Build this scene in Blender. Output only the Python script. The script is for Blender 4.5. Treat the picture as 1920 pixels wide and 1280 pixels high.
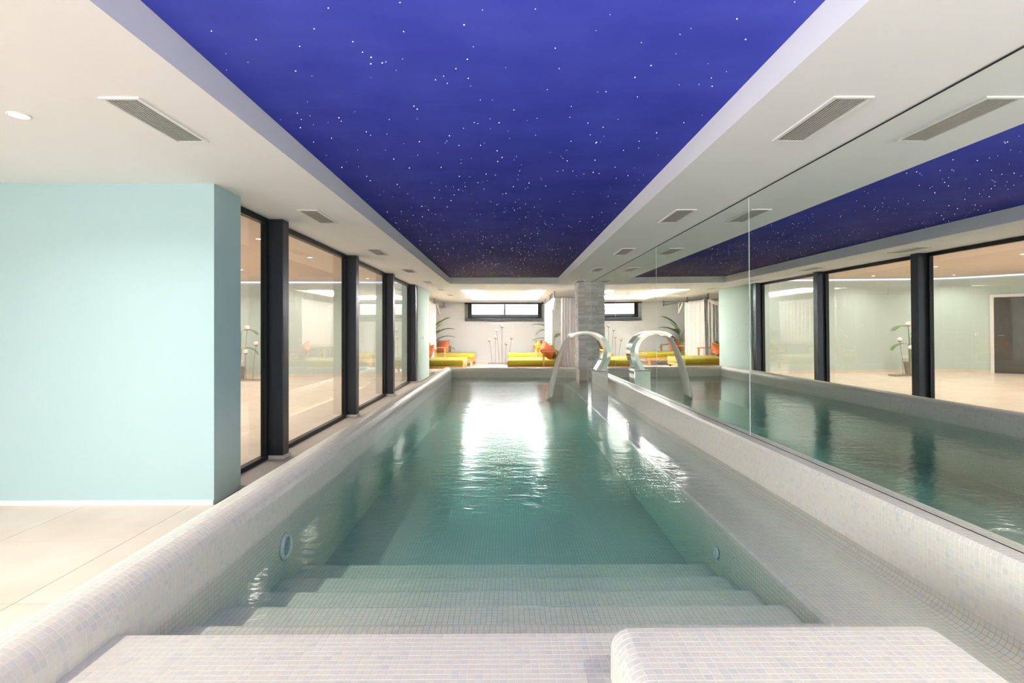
import bpy, math, random
import numpy as np
from mathutils import Vector, Matrix
R = random.Random(7)
S = bpy.context.scene
for o in list(bpy.data.objects): bpy.data.objects.remove(o)
C = S.collection
PI = math.pi

# ---------------------------------------------------------------- camera, world, exposure
F = 1030.0                       # focal length in pixels of a 1920 px frame
CAMZ = 1.306
cam_d = bpy.data.cameras.new('camera'); cam = bpy.data.objects.new('camera', cam_d); C.objects.link(cam)
cam_d.sensor_width = 36; cam_d.sensor_fit = 'HORIZONTAL'; cam_d.lens = 36*F/1920
YAW = 0.0085
cam_d.shift_x = -((952.5 + F*math.tan(YAW)) - 960)/1920
cam_d.shift_y = -(640-618.3)/1920
cam_d.clip_start = 0.05; cam_d.clip_end = 300
cam.location = (0, 0, CAMZ); cam.rotation_euler = (PI/2, 0, -YAW)
S.camera = cam

world = bpy.data.worlds.new('world'); S.world = world; world.use_nodes = True
wn = world.node_tree.nodes; wl = world.node_tree.links
bg = wn['Background']; bg.inputs[0].default_value = (0.93, 0.95, 1.0, 1); bg.inputs[1].default_value = 3.5

S.view_settings.view_transform = 'Standard'; S.view_settings.look = 'None'
S.view_settings.gamma = 1; S.view_settings.exposure = 0.67
try: S.view_settings.use_curve_mapping = False
except Exception: pass
cy = S.cycles
cy.use_denoising = True
cy.max_bounces = 10; cy.diffuse_bounces = 4; cy.glossy_bounces = 6; cy.transmission_bounces = 6
cy.transparent_max_bounces = 24; cy.volume_bounces = 0
cy.sample_clamp_indirect = 40; cy.use_adaptive_sampling = True; cy.adaptive_threshold = .06; cy.caustics_reflective = True; cy.caustics_refractive = False

def area(name, loc, rot, sx, sy, power, col=(1,1,1), parent=None, shape='RECTANGLE', spread=PI):
    d = bpy.data.lights.new(name, 'AREA'); d.shape = shape; d.size = sx
    if shape in ('RECTANGLE', 'ELLIPSE'): d.size_y = sy
    d.energy = power; d.color = col; d.spread = spread
    o = bpy.data.objects.new(name, d); C.objects.link(o); o.location = loc; o.rotation_euler = rot
    if parent: o.parent = parent
    return o
# daylight entering by the glazed front behind the photographer, by the lounge window
area('daylight_side', (-6.05, -5.6, 1.32), (PI/2, 0, -PI/2), 6.0, 2.1, 600, (1.0, 0.985, 0.972))

# ---------------------------------------------------------------- helpers
def tag(o, label=None, cat=None, group=None, kind=None):
    if label: o['label'] = label
    if cat: o['category'] = cat
    if group: o['group'] = group
    if kind: o['kind'] = kind
    return o
def empty(name, loc=(0,0,0), rz=0.0, label=None, cat=None, group=None):
    o = bpy.data.objects.new(name, None); C.objects.link(o); o.location = loc; o.rotation_euler = (0,0,rz)
    o.empty_display_size = 0.1
    return tag(o, label, cat, group)
def link(name, me, parent=None, loc=None, rot=None):
    o = bpy.data.objects.new(name, me); C.objects.link(o)
    if parent: o.parent = parent
    if loc is not None: o.location = loc
    if rot is not None: o.rotation_euler = rot
    return o
def copy_tree(o, parent=None):
    c = o.copy(); C.objects.link(c); c.parent = parent
    for ch in list(o.children): copy_tree(ch, c)
    return c

class MB:
    def __init__(s): s.v = []; s.f = []; s.sm = []
    def face(s, pts, smooth=False):
        n = len(s.v); s.v += [tuple(p) for p in pts]; s.f.append(tuple(range(n, n+len(pts)))); s.sm.append(smooth); return s
    def box(s, x0, x1, y0, y1, z0, z1):
        n = len(s.v)
        s.v += [(x0,y0,z0),(x1,y0,z0),(x1,y1,z0),(x0,y1,z0),(x0,y0,z1),(x1,y0,z1),(x1,y1,z1),(x0,y1,z1)]
        for q in ((0,3,2,1),(4,5,6,7),(0,1,5,4),(1,2,6,5),(2,3,7,6),(3,0,4,7)):
            s.f.append(tuple(n+i for i in q)); s.sm.append(False)
        return s
    def grid(s, P, closed_u=False, closed_v=False, smooth=True):
        nu, nv = len(P), len(P[0]); n = len(s.v)
        for row in P: s.v += [tuple(p) for p in row]
        for i in range(nu if closed_u else nu-1):
            for j in range(nv if closed_v else nv-1):
                a = n+i*nv+j; b = n+((i+1)%nu)*nv+j; c = n+((i+1)%nu)*nv+(j+1)%nv; d = n+i*nv+(j+1)%nv
                s.f.append((a,b,c,d)); s.sm.append(smooth)
        return s
    def tube(s, pts, r, k=8, caps=True):
        pts = [Vector(p) for p in pts]; rs = r if isinstance(r, (list,tuple)) else [r]*len(pts)
        rows = []; up = None
        for i, p in enumerate(pts):
            t = (pts[min(i+1,len(pts)-1)] - pts[max(i-1,0)]).normalized()
            if up is None: up = Vector((0,0,1)) if abs(t.z) < .9 else Vector((1,0,0))
            a = t.cross(up).normalized(); b = a.cross(t).normalized(); up = b
            rows.append([p + (a*math.cos(2*PI*j/k) + b*math.sin(2*PI*j/k))*rs[i] for j in range(k)])
        s.grid(rows, closed_v=True)
        if caps: s.face(rows[0][::-1]); s.face(rows[-1])
        return s
    def lathe(s, prof, k=24, c=(0,0,0), caps=True):
        rows = [[(c[0]+r*math.cos(2*PI*j/k), c[1]+r*math.sin(2*PI*j/k), c[2]+z) for j in range(k)] for r, z in prof]
        s.grid(rows, closed_v=True)
        if caps:
            if prof[0][0] > 1e-6: s.face(rows[0][::-1])
            if prof[-1][0] > 1e-6: s.face(rows[-1])
        return s
    def prism(s, poly, y0, y1, axis='y', smooth=False):
        # poly in the (x,z) plane swept along y
        n = len(poly)
        a = [(p[0], y0, p[1]) for p in poly]; b = [(p[0], y1, p[1]) for p in poly]
        s.face(a); s.face(b[::-1])
        for i in range(n): s.face([a[i], b[i], b[(i+1)%n], a[(i+1)%n]], smooth)
        return s
    def mesh(s, name, m=None, merge=False):
        me = bpy.data.meshes.new(name); me.from_pydata([tuple(v) for v in s.v], [], s.f)
        me.polygons.foreach_set('use_smooth', s.sm)
        if m: me.materials.append(m)
        me.update(); return me
    def build(s, name, m, parent=None, loc=None, rot=None, bevel=0, seg=2):
        o = link(name, s.mesh(name, m), parent, loc, rot)
        if bevel:
            md = o.modifiers.new('bevel', 'BEVEL'); md.width = bevel; md.segments = seg; md.limit_method = 'ANGLE'
            md.harden_normals = False
        return o
def B(*a): return MB().box(*a)

# ---------------------------------------------------------------- materials
def lin(r, g, b):
    f = lambda c: (c/255/12.92) if c/255 <= .04045 else ((c/255+.055)/1.055)**2.4
    return (f(r), f(g), f(b), 1)
def mat(name):
    m = bpy.data.materials.new(name); m.use_nodes = True
    return m, m.node_tree.nodes, m.node_tree.links, m.node_tree.nodes['Principled BSDF']
def plain(name, col, rough=.5, metal=0, noise=0, nscale=6, bump=0, bscale=40, spec=.5, emit=None, estr=0, stretch=(1,1,1), sheen=0):
    m, n, l, p = mat(name)
    p.inputs['Base Color'].default_value = (*col[:3], 1); p.inputs['Roughness'].default_value = rough
    p.inputs['Metallic'].default_value = metal; p.inputs['Specular IOR Level'].default_value = spec
    tc = n.new('ShaderNodeTexCoord'); mp = n.new('ShaderNodeMapping'); mp.inputs['Scale'].default_value = stretch
    l.new(tc.outputs['Object'], mp.inputs[0])
    if noise:
        t = n.new('ShaderNodeTexNoise'); t.inputs['Scale'].default_value = nscale; t.inputs['Detail'].default_value = 5
        l.new(mp.outputs[0], t.inputs['Vector'])
        r = n.new('ShaderNodeMix'); r.data_type = 'RGBA'
        r.inputs[6].default_value = tuple(max(0, c*(1-noise)) for c in col[:3])+(1,)
        r.inputs[7].default_value = tuple(min(1, c*(1+noise)) for c in col[:3])+(1,)
        l.new(t.outputs[0], r.inputs[0]); l.new(r.outputs[2], p.inputs['Base Color'])
    if bump:
        t2 = n.new('ShaderNodeTexNoise'); t2.inputs['Scale'].default_value = bscale; t2.inputs['Detail'].default_value = 3
        l.new(mp.outputs[0], t2.inputs['Vector'])
        b = n.new('ShaderNodeBump'); b.inputs['Strength'].default_value = bump; b.inputs['Distance'].default_value = .01
        l.new(t2.outputs[0], b.inputs['Height']); l.new(b.outputs[0], p.inputs['Normal'])
    if emit:
        p.inputs['Emission Color'].default_value = (*emit[:3], 1); p.inputs['Emission Strength'].default_value = estr
    if sheen: p.inputs['Sheen Weight'].default_value = sheen
    return m

M = {}
M['white'] = plain('white_paint', (.895,.895,.89), .7, noise=.02, nscale=2, bump=.03, bscale=60)
M['teal'] = plain('aqua_paint', lin(174,205,208), .75, noise=.02, nscale=1.5, bump=.04, bscale=70)
M['grey_sage'] = plain('grey_sage_paint', lin(104,122,112), .8, noise=.03, nscale=1.5)
M['pier'] = plain('pale_aqua_paint', lin(196,218,212), .75, noise=.02, nscale=1.5)
M['sage'] = plain('pale_sage_paint', lin(200,214,208), .7, noise=.02, nscale=1.5)
M['beige_ceiling'] = plain('warm_white_paint', lin(216,196,180), .8, noise=.02, nscale=2)
M['trim'] = plain('white_trim', (.86,.85,.84), .4, noise=.01)
M['dark'] = plain('anthracite_metal', lin(58,62,72), .38, metal=.35, noise=.06, nscale=3, bump=.02, bscale=8)
M['black'] = plain('black_metal', lin(30,31,34), .4, metal=.3, noise=.05)
M['void'] = plain('duct_black', (.012,.012,.012), .9, noise=.1)
M['slat'] = plain('vent_aluminium', lin(205,203,198), .45, metal=.0, noise=.03)
M['olive'] = plain('olive_fabric', lin(150,134,8), .9, noise=.16, nscale=9, bump=.25, bscale=220, sheen=.2)
M['orange'] = plain('orange_fabric', lin(186,82,18), .9, noise=.16, nscale=12, bump=.25, bscale=220, sheen=.2)
M['rust'] = plain('rust_fabric', lin(168,82,46), .9, noise=.16, nscale=12, bump=.25, bscale=220, sheen=.2)
M['wood'] = plain('teak_wood', lin(196,140,74), .5, noise=.25, nscale=14, bump=.1, bscale=60, stretch=(1,8,8))
M['steel_rod'] = plain('brushed_steel', lin(170,160,150), .3, metal=.9, noise=.06)
M['chrome'] = plain('polished_stainless', (.86,.86,.84), .06, metal=1, noise=.015, bump=.01, bscale=3)
M['globe'] = plain('opal_globe', (.9,.88,.85), .25, noise=.02)
M['leaf'] = plain('palm_leaf', lin(104,142,70), .5, noise=.35, nscale=7)
M['stem'] = plain('palm_stem', lin(128,140,72), .6, noise=.2, nscale=9)
M['pot'] = plain('planter_clay', lin(150,140,130), .7, noise=.1)
M['socket'] = plain('white_plastic', (.85,.85,.83), .3, noise=.01)
M['door'] = plain('dark_door', lin(70,62,58), .35, noise=.1, nscale=4, stretch=(6,6,1))
M['floor_joint'] = plain('floor_joint', lin(160,142,125), .9, noise=.1)
M['seam'] = plain('mirror_edge', (.85,.9,.88), .15, noise=.02)
M['blind'] = plain('blind_slat', lin(44,46,54), .45, noise=.05)
M['concrete'] = plain('grey_sill_stone', lin(205,198,190), .6, noise=.06, nscale=10)
M['outdoor_wall'] = plain('sunlit_bank', lin(226,190,186), .9, noise=.35, nscale=5, bump=.3, bscale=9)
M['niche'] = plain('niche_ring', lin(225,228,226), .35, noise=.02)
M['lens'] = plain('lamp_lens', lin(150,170,175), .2, noise=.03)

def emitter(name, col, s):
    m, n, l, p = mat(name); n.remove(p); e = n.new('ShaderNodeEmission')
    e.inputs[0].default_value = (*col[:3], 1); e.inputs[1].default_value = s
    l.new(e.outputs[0], n['Material Output'].inputs[0])
    try: m.cycles.emission_sampling = 'NONE'
    except Exception: pass
    return m
M['lamp'] = emitter('downlight_glow', (1,.93,.82), 12)
M['led'] = emitter('led_strip_glow', (.82,.74,1.0), 1.3)
M['ledw'] = emitter('warm_led_glow', (1,.96,.88), 2.2)
M['star'] = emitter('fibre_star_glow', (.88,.93,1.0), 2.6)

def stone_floor():
    m, n, l, p = mat('cream_stone_tile')
    tc = n.new('ShaderNodeTexCoord'); oi = n.new('ShaderNodeObjectInfo')
    t = n.new('ShaderNodeTexNoise'); t.inputs['Scale'].default_value = 2.2; t.inputs['Detail'].default_value = 7
    t.noise_dimensions = '4D'; mu = n.new('ShaderNodeMath'); mu.operation = 'MULTIPLY'; mu.inputs[1].default_value = 30
    l.new(oi.outputs['Random'], mu.inputs[0]); l.new(mu.outputs[0], t.inputs['W']); l.new(tc.outputs['Object'], t.inputs['Vector'])
    r = n.new('ShaderNodeValToRGB'); r.color_ramp.elements[0].position = .3; r.color_ramp.elements[1].position = .72
    r.color_ramp.elements[0].color = lin(224,204,186); r.color_ramp.elements[1].color = lin(238,224,210)
    l.new(t.outputs[0], r.inputs[0]); l.new(r.outputs[0], p.inputs['Base Color'])
    p.inputs['Roughness'].default_value = .32
    return m
M['stone_floor'] = stone_floor()

WATER_Z = .146
def tile_mat():
    m, n, l, p = mat('mosaic_tile')
    g = n.new('ShaderNodeNewGeometry'); oi = n.new('ShaderNodeObjectInfo')
    a = n.new('ShaderNodeMath'); a.operation = 'ADD'; l.new(g.outputs['Random Per Island'], a.inputs[0]); l.new(oi.outputs['Random'], a.inputs[1])
    fr = n.new('ShaderNodeMath'); fr.operation = 'FRACT'; l.new(a.outputs[0], fr.inputs[0])
    r = n.new('ShaderNodeValToRGB'); e = r.color_ramp.elements
    e[0].position = 0; e[0].color = (.675,.69,.63,1); e[1].position = 1; e[1].color = (.78,.77,.67,1)
    for pos, c in ((.10,(.705,.715,.65,1)), (.22,(.745,.735,.645,1)), (.35,(.76,.745,.65,1)), (.55,(.775,.765,.67,1)), (.75,(.735,.745,.675,1)), (.9,(.77,.75,.64,1))):
        k = e.new(pos); k.color = c
    l.new(fr.outputs[0], r.inputs[0])
    tc = n.new('ShaderNodeTexCoord'); t = n.new('ShaderNodeTexNoise'); t.inputs['Scale'].default_value = 60; t.inputs['Detail'].default_value = 3
    l.new(g.outputs['Position'], t.inputs['Vector'])
    mx = n.new('ShaderNodeMix'); mx.data_type = 'RGBA'; mx.blend_type = 'SOFT_LIGHT'; mx.inputs[0].default_value = .25
    l.new(r.outputs[0], mx.inputs[6]); l.new(t.outputs['Color'], mx.inputs[7]); l.new(mx.outputs[2], p.inputs['Base Color'])
    p.inputs['Roughness'].default_value = .28
    b = n.new('ShaderNodeBump'); b.inputs['Strength'].default_value = .15; b.inputs['Distance'].default_value = .002
    l.new(t.outputs[0], b.inputs['Height']); l.new(b.outputs[0], p.inputs['Normal'])
    return m
M['tile'] = tile_mat()
def grout_mat():
    m, n, l, p = mat('mosaic_grout')
    g = n.new('ShaderNodeNewGeometry'); sx = n.new('ShaderNodeSeparateXYZ'); l.new(g.outputs['Position'], sx.inputs[0])
    t = n.new('ShaderNodeTexNoise'); t.inputs['Scale'].default_value = 5; t.inputs['Detail'].default_value = 4; l.new(g.outputs['Position'], t.inputs['Vector'])
    ad = n.new('ShaderNodeMath'); ad.operation = 'MULTIPLY_ADD'; ad.inputs[1].default_value = .05; l.new(t.outputs[0], ad.inputs[0]); l.new(sx.outputs[2], ad.inputs[2])
    mr = n.new('ShaderNodeMapRange'); mr.inputs[1].default_value = WATER_Z+.0; mr.inputs[2].default_value = WATER_Z+.055; l.new(ad.outputs[0], mr.inputs[0])
    r = n.new('ShaderNodeValToRGB'); e = r.color_ramp.elements
    e[0].color = lin(196,166,122); e[1].color = lin(238,228,218)
    l.new(mr.outputs[0], r.inputs[0]); l.new(r.outputs[0], p.inputs['Base Color']); p.inputs['Roughness'].default_value = .9
    return m
M['grout'] = grout_mat()
def basin_mat():
    # mosaic too far under water to tell apart: fine square grid
    m, n, l, p = mat('mosaic_deep')
    g = n.new('ShaderNodeNewGeometry')
    bt = n.new('ShaderNodeTexBrick'); bt.offset = 0; bt.inputs['Scale'].default_value = 1; bt.inputs['Mortar Size'].default_value = .0016
    bt.inputs['Brick Width'].default_value = .025; bt.inputs['Row Height'].default_value = .025
    bt.inputs['Color1'].default_value = (.74,.72,.68,1); bt.inputs['Color2'].default_value = (.68,.69,.67,1); bt.inputs['Mortar'].default_value = lin(190,176,150)
    l.new(g.outputs['Position'], bt.inputs['Vector']); l.new(bt.outputs['Color'], p.inputs['Base Color']); p.inputs['Roughness'].default_value = .4
    return m
M['basin'] = basin_mat()

def sky_ceiling():
    m, n, l, p = mat('night_sky_paint')
    tc = n.new('ShaderNodeTexCoord'); sx = n.new('ShaderNodeSeparateXYZ'); l.new(tc.outputs['Object'], sx.inputs[0])
    mp = n.new('ShaderNodeMapping'); mp.inputs['Scale'].default_value = (.5,2.6,1); l.new(tc.outputs['Object'], mp.inputs[0])
    t = n.new('ShaderNodeTexNoise'); t.inputs['Scale'].default_value = 1.3; t.inputs['Detail'].default_value = 7; t.inputs['Roughness'].default_value = .6
    l.new(mp.outputs[0], t.inputs['Vector'])
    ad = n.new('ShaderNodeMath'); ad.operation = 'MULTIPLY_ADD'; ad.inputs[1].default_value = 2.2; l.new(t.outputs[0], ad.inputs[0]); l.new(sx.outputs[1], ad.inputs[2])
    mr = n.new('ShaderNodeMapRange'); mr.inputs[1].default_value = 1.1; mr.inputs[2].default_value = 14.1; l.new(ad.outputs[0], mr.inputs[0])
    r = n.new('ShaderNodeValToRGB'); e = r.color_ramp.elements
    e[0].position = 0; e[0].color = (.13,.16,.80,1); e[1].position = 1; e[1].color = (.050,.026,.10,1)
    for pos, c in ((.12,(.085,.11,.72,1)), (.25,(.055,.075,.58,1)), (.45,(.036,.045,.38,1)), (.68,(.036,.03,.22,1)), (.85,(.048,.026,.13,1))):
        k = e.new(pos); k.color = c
    l.new(mr.outputs[0], r.inputs[0])
    t2 = n.new('ShaderNodeTexNoise'); t2.inputs['Scale'].default_value = 2.0; t2.inputs['Detail'].default_value = 8; l.new(tc.outputs['Object'], t2.inputs['Vector'])
    mx = n.new('ShaderNodeMix'); mx.data_type = 'RGBA'; mx.blend_type = 'SOFT_LIGHT'; mx.inputs[0].default_value = .5
    l.new(r.outputs[0], mx.inputs[6]); l.new(t2.outputs[0], mx.inputs[7]); l.new(mx.outputs[2], p.inputs['Base Color'])
    p.inputs['Roughness'].default_value = .75; p.inputs['Specular IOR Level'].default_value = .2
    return m
M['sky'] = sky_ceiling()

def two_sided(n, l, fr, ior):
    # same reflectance from both faces of a thin sheet
    g = n.new('ShaderNodeNewGeometry'); mr = n.new('ShaderNodeMapRange')
    mr.inputs[3].default_value = ior; mr.inputs[4].default_value = 1/ior
    l.new(g.outputs['Backfacing'], mr.inputs[0]); l.new(mr.outputs[0], fr.inputs[0])
def glass_mat(name, ior, tint, rough=0.0):
    m, n, l, p = mat(name); n.remove(p)
    fr = n.new('ShaderNodeFresnel'); two_sided(n, l, fr, ior)
    tr = n.new('ShaderNodeBsdfTransparent'); tr.inputs[0].default_value = (*tint, 1)
    gl = n.new('ShaderNodeBsdfGlossy'); gl.inputs['Roughness'].default_value = rough
    mx = n.new('ShaderNodeMixShader'); l.new(fr.outputs[0], mx.inputs[0]); l.new(tr.outputs[0], mx.inputs[1]); l.new(gl.outputs[0], mx.inputs[2])
    l.new(mx.outputs[0], n['Material Output'].inputs[0]); return m
M['glass'] = glass_mat('partition_glass', 1.5, (.93,.95,.94))
M['pane'] = glass_mat('window_glass', 1.5, (.96,.97,.97))
def mirror_mat():
    m, n, l, p = mat('mirror_silver'); n.remove(p)
    gl = n.new('ShaderNodeBsdfGlossy'); gl.inputs[0].default_value = (.87,.905,.88,1); gl.inputs['Roughness'].default_value = 0.0
    l.new(gl.outputs[0], n['Material Output'].inputs[0]); return m
M['mirror'] = mirror_mat()
def water_mat():
    m, n, l, p = mat('pool_water'); n.remove(p)
    g = n.new('ShaderNodeNewGeometry')
    mp = n.new('ShaderNodeMapping'); mp.inputs['Scale'].default_value = (1,1.5,1); l.new(g.outputs['Position'], mp.inputs[0])
    t = n.new('ShaderNodeTexNoise'); t.inputs['Scale'].default_value = 3.2; t.inputs['Detail'].default_value = 3; l.new(mp.outputs[0], t.inputs['Vector'])
    mp2 = n.new('ShaderNodeMapping'); mp2.inputs['Scale'].default_value = (.9,2.6,1); l.new(g.outputs['Position'], mp2.inputs[0])
    t2 = n.new('ShaderNodeTexNoise'); t2.inputs['Scale'].default_value = 9; t2.inputs['Detail'].default_value = 2; l.new(mp2.outputs[0], t2.inputs['Vector'])
    sm = n.new('ShaderNodeMath'); sm.operation = 'MULTIPLY_ADD'; sm.inputs[1].default_value = .35; l.new(t2.outputs[0], sm.inputs[0]); l.new(t.outputs[0], sm.inputs[2])
    b = n.new('ShaderNodeBump'); b.inputs['Strength'].default_value = .24; b.inputs['Distance'].default_value = .03; l.new(sm.outputs[0], b.inputs['Height'])
    fr = n.new('ShaderNodeFresnel'); two_sided(n, l, fr, 1.33)
    tr = n.new('ShaderNodeBsdfTransparent'); gl = n.new('ShaderNodeBsdfGlossy'); gl.inputs['Roughness'].default_value = .13
    l.new(b.outputs[0], gl.inputs['Normal']); l.new(b.outputs[0], fr.inputs['Normal'])
    mx = n.new('ShaderNodeMixShader'); l.new(fr.outputs[0], mx.inputs[0]); l.new(tr.outputs[0], mx.inputs[1]); l.new(gl.outputs[0], mx.inputs[2])
    va = n.new('ShaderNodeVolumeAbsorption'); va.inputs['Color'].default_value = (.2,.83,.775,1); va.inputs['Density'].default_value = .45
    l.new(mx.outputs[0], n['Material Output'].inputs[0]); l.new(va.outputs[0], n['Material Output'].inputs[1])
    return m
M['water'] = water_mat()
def cloth_mat():
    m, n, l, p = mat('curtain_voile'); n.remove(p)
    tc = n.new('ShaderNodeTexCoord'); t = n.new('ShaderNodeTexNoise'); t.inputs['Scale'].default_value = 9; l.new(tc.outputs['Object'], t.inputs['Vector'])
    r = n.new('ShaderNodeValToRGB'); r.color_ramp.elements[0].color = (.80,.76,.72,1); r.color_ramp.elements[1].color = (.86,.83,.80,1); l.new(t.outputs[0], r.inputs[0])
    d = n.new('ShaderNodeBsdfDiffuse'); tl = n.new('ShaderNodeBsdfTranslucent'); l.new(r.outputs[0], d.inputs[0]); l.new(r.outputs[0], tl.inputs[0])
    mx = n.new('ShaderNodeMixShader'); mx.inputs[0].default_value = .35; l.new(d.outputs[0], mx.inputs[1]); l.new(tl.outputs[0], mx.inputs[2])
    l.new(mx.outputs[0], n['Material Output'].inputs[0]); return m
M['cloth'] = cloth_mat()
def jet_mat():
    m, n, l, p = mat('falling_water'); n.remove(p)
    tc = n.new('ShaderNodeTexCoord'); mp = n.new('ShaderNodeMapping'); mp.inputs['Scale'].default_value = (6,40,1.2); l.new(tc.outputs['Object'], mp.inputs[0])
    t = n.new('ShaderNodeTexNoise'); t.inputs['Scale'].default_value = 1.5; l.new(mp.outputs[0], t.inputs['Vector'])
    mr = n.new('ShaderNodeMapRange'); mr.inputs[3].default_value = .7; mr.inputs[4].default_value = 1.0; l.new(t.outputs[0], mr.inputs[0])
    d = n.new('ShaderNodeBsdfDiffuse'); d.inputs[0].default_value = (.86,.84,.80,1); tl = n.new('ShaderNodeBsdfTranslucent'); tl.inputs[0].default_value = (.88,.86,.82,1)
    a = n.new('ShaderNodeMixShader'); a.inputs[0].default_value = .5; l.new(d.outputs[0], a.inputs[1]); l.new(tl.outputs[0], a.inputs[2])
    tr = n.new('ShaderNodeBsdfTransparent'); mx = n.new('ShaderNodeMixShader'); l.new(mr.outputs[0], mx.inputs[0]); l.new(tr.outputs[0], mx.inputs[1]); l.new(a.outputs[0], mx.inputs[2])
    l.new(mx.outputs[0], n['Material Output'].inputs[0]); return m
M['jet'] = jet_mat()
def ledger_mat():
    m, n, l, p = mat('split_slate')
    oi = n.new('ShaderNodeObjectInfo'); tc = n.new('ShaderNodeTexCoord')
    r = n.new('ShaderNodeValToRGB'); e = r.color_ramp.elements; r.color_ramp.interpolation = 'LINEAR'
    e[0].position = 0; e[0].color = lin(200,198,196); e[1].position = 1; e[1].color = lin(240,239,237)
    for pos, c in ((.2,lin(218,217,215)), (.45,lin(232,231,229)), (.6,lin(224,218,211)), (.72,lin(226,208,190)), (.8,lin(230,229,227))):
        k = e.new(pos); k.color = c
    l.new(oi.outputs['Random'], r.inputs[0])
    t = n.new('ShaderNodeTexNoise'); t.inputs['Scale'].default_value = 14; t.inputs['Detail'].default_value = 5; l.new(tc.outputs['Object'], t.inputs['Vector'])
    mx = n.new('ShaderNodeMix'); mx.data_type = 'RGBA'; mx.blend_type = 'SOFT_LIGHT'; mx.inputs[0].default_value = .7
    l.new(r.outputs[0], mx.inputs[6]); l.new(t.outputs[0], mx.inputs[7]); l.new(mx.outputs[2], p.inputs['Base Color']); p.inputs['Roughness'].default_value = .75
    return m
M['ledger'] = ledger_mat()

# ---------------------------------------------------------------- room shell
CEIL = 2.40; BLUE = 2.552; RC = 2.66           # soffit, starry recess, side room ceiling
XL, XR = -1.39, 1.20                           # recess sides
YB = -10.0                                      # wall behind the photographer
TW = 4.13                                      # aqua wall facing the camera
def struct(name, mb, m, parent=None, **k):
    o = mb.build(name, m, parent, **k)
    if parent is None: o['kind'] = 'structure'
    return o

ceil = MB()
T = .02
# hall soffit (thin shell above z = CEIL, open over the starry recess), lounge soffit open over its light tray
ceil.box(-6.2, XL, YB, TW+.1, CEIL, CEIL+T)
ceil.box(-2.44, XL, TW+.1, 13.06, CEIL, CEIL+T)
ceil.box(XR, 2.3, YB, 13.06, CEIL, CEIL+T)
ceil.box(XL, XR, YB, -2.2, CEIL, CEIL+T)
TX0, TX1, TY0, TY1 = -1.30, 1.06, 15.2, 20.0
ceil.box(-2.44, 4.2, 13.06, TY0, CEIL, CEIL+T)
ceil.box(-6.2, -2.44, 15.5, 22.3, CEIL, CEIL+T)
ceil.box(-2.44, TX0, TY0, 22.3, CEIL, CEIL+T)
ceil.box(TX1, 4.2, TY0, 22.3, CEIL, CEIL+T)
ceil.box(TX0, TX1, TY1, 22.3, CEIL, CEIL+T)
ceil.box(2.3, 4.2, 12.9, 13.06, CEIL, CEIL+T)
# recess sides
ceil.box(XL-T, XL, -2.2, 13.06, CEIL+T, BLUE+.05); ceil.box(XR, XR+T, -2.2, 13.06, CEIL+T, BLUE+.05)
ceil.box(XL-T, XR+T, 13.06, 13.06+T, CEIL+T, BLUE+.05); ceil.box(XL-T, XR+T, -2.2-T, -2.2, CEIL+T, BLUE+.05)
ceiling = struct('ceiling', ceil, M['white'])
tag(ceiling, 'white plaster soffit framing the blue starry recess over the pool', 'ceiling')
struct('starry_panel', B(XL, XR, -2.2, 13.06, BLUE, BLUE+.05), M['sky'], ceiling)['label'] = 'deep blue night sky panel'
# fibre optic stars: tiny glowing studs
st = MB()
for i in range(760):
    x = R.uniform(XL+.04, XR-.04); y = R.uniform(.8, 13.0); r = R.choice([.0014,.0016,.002,.0024,.003])
    st.lathe([(r,0),(r*.8,-r*.6),(0.0001,-r)], 6, (x, y, BLUE), caps=False)
so = st.build('fibre_stars', M['star'], ceiling); so['kind'] = 'stuff'; so['label'] = 'tiny glowing star points'

# side room ceiling, lounge tray top
struct('ceiling_side_room', B(-10.8, -2.42, 4.3, 15.5, RC, RC+T), M['beige_ceiling'])
tag(bpy.data.objects['ceiling_side_room'], 'warm white ceiling of the side room behind the glass', 'ceiling')

# walls
w = MB().box(-6.2, -2.20, TW, TW+.14, 0, CEIL).box(-2.40, -2.20, TW+.14, 4.54, 0, RC).box(-6.2, -2.42, TW+.1, TW+.14, CEIL, RC+.1)
struct('wall_left', w, M['teal']); tag(bpy.data.objects['wall_left'], 'pale aqua wall with a square end beside the glass partition', 'wall')
struct('baseboard_left', MB().box(-6.2, -2.2, TW-.015, TW, 0, .035), M['trim']); tag(bpy.data.objects['baseboard_left'], 'low white skirting along the foot of the aqua wall', 'skirting')
struct('wall_pier', B(-2.44, -2.22, 13.52, 15.5, 0, CEIL), M['pier']); tag(bpy.data.objects['wall_pier'], 'narrow aqua wall pier at the far end of the glass partition', 'wall')
struct('wall_far', MB().box(-6.2, -1.62, 22.2, 22.35, 0, CEIL+.1).box(1.36, 4.2, 22.2, 22.35, 0, CEIL+.1).box(-1.62, 1.36, 22.2, 22.35, 0, 1.78).box(-1.62, 1.36, 22.2, 22.35, 2.39, CEIL+.1), M['white'])
tag(bpy.data.objects['wall_far'], 'white end wall of the lounge around the wide window', 'wall')
struct('wall_lounge_left', B(-6.3, -6.2, 15.5, 22.35, 0, CEIL), M['white']); tag(bpy.data.objects['wall_lounge_left'], 'white lounge wall to the left behind the curtains', 'wall')
struct('wall_lounge_right', B(4.2, 4.3, 12.9, 22.35, 0, CEIL), M['white']); tag(bpy.data.objects['wall_lounge_right'], 'white lounge wall to the right behind the curtains', 'wall')
struct('wall_lounge_near', B(2.12, 4.2, 12.9, 13.0, 0, CEIL), M['white']); tag(bpy.data.objects['wall_lounge_near'], 'white lounge wall beside the stone pillar', 'wall')
struct('wall_right', B(2.06, 2.16, YB, 12.95, 0, CEIL), M['white']); tag(bpy.data.objects['wall_right'], 'white wall carrying the mirror panels', 'wall')
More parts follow.
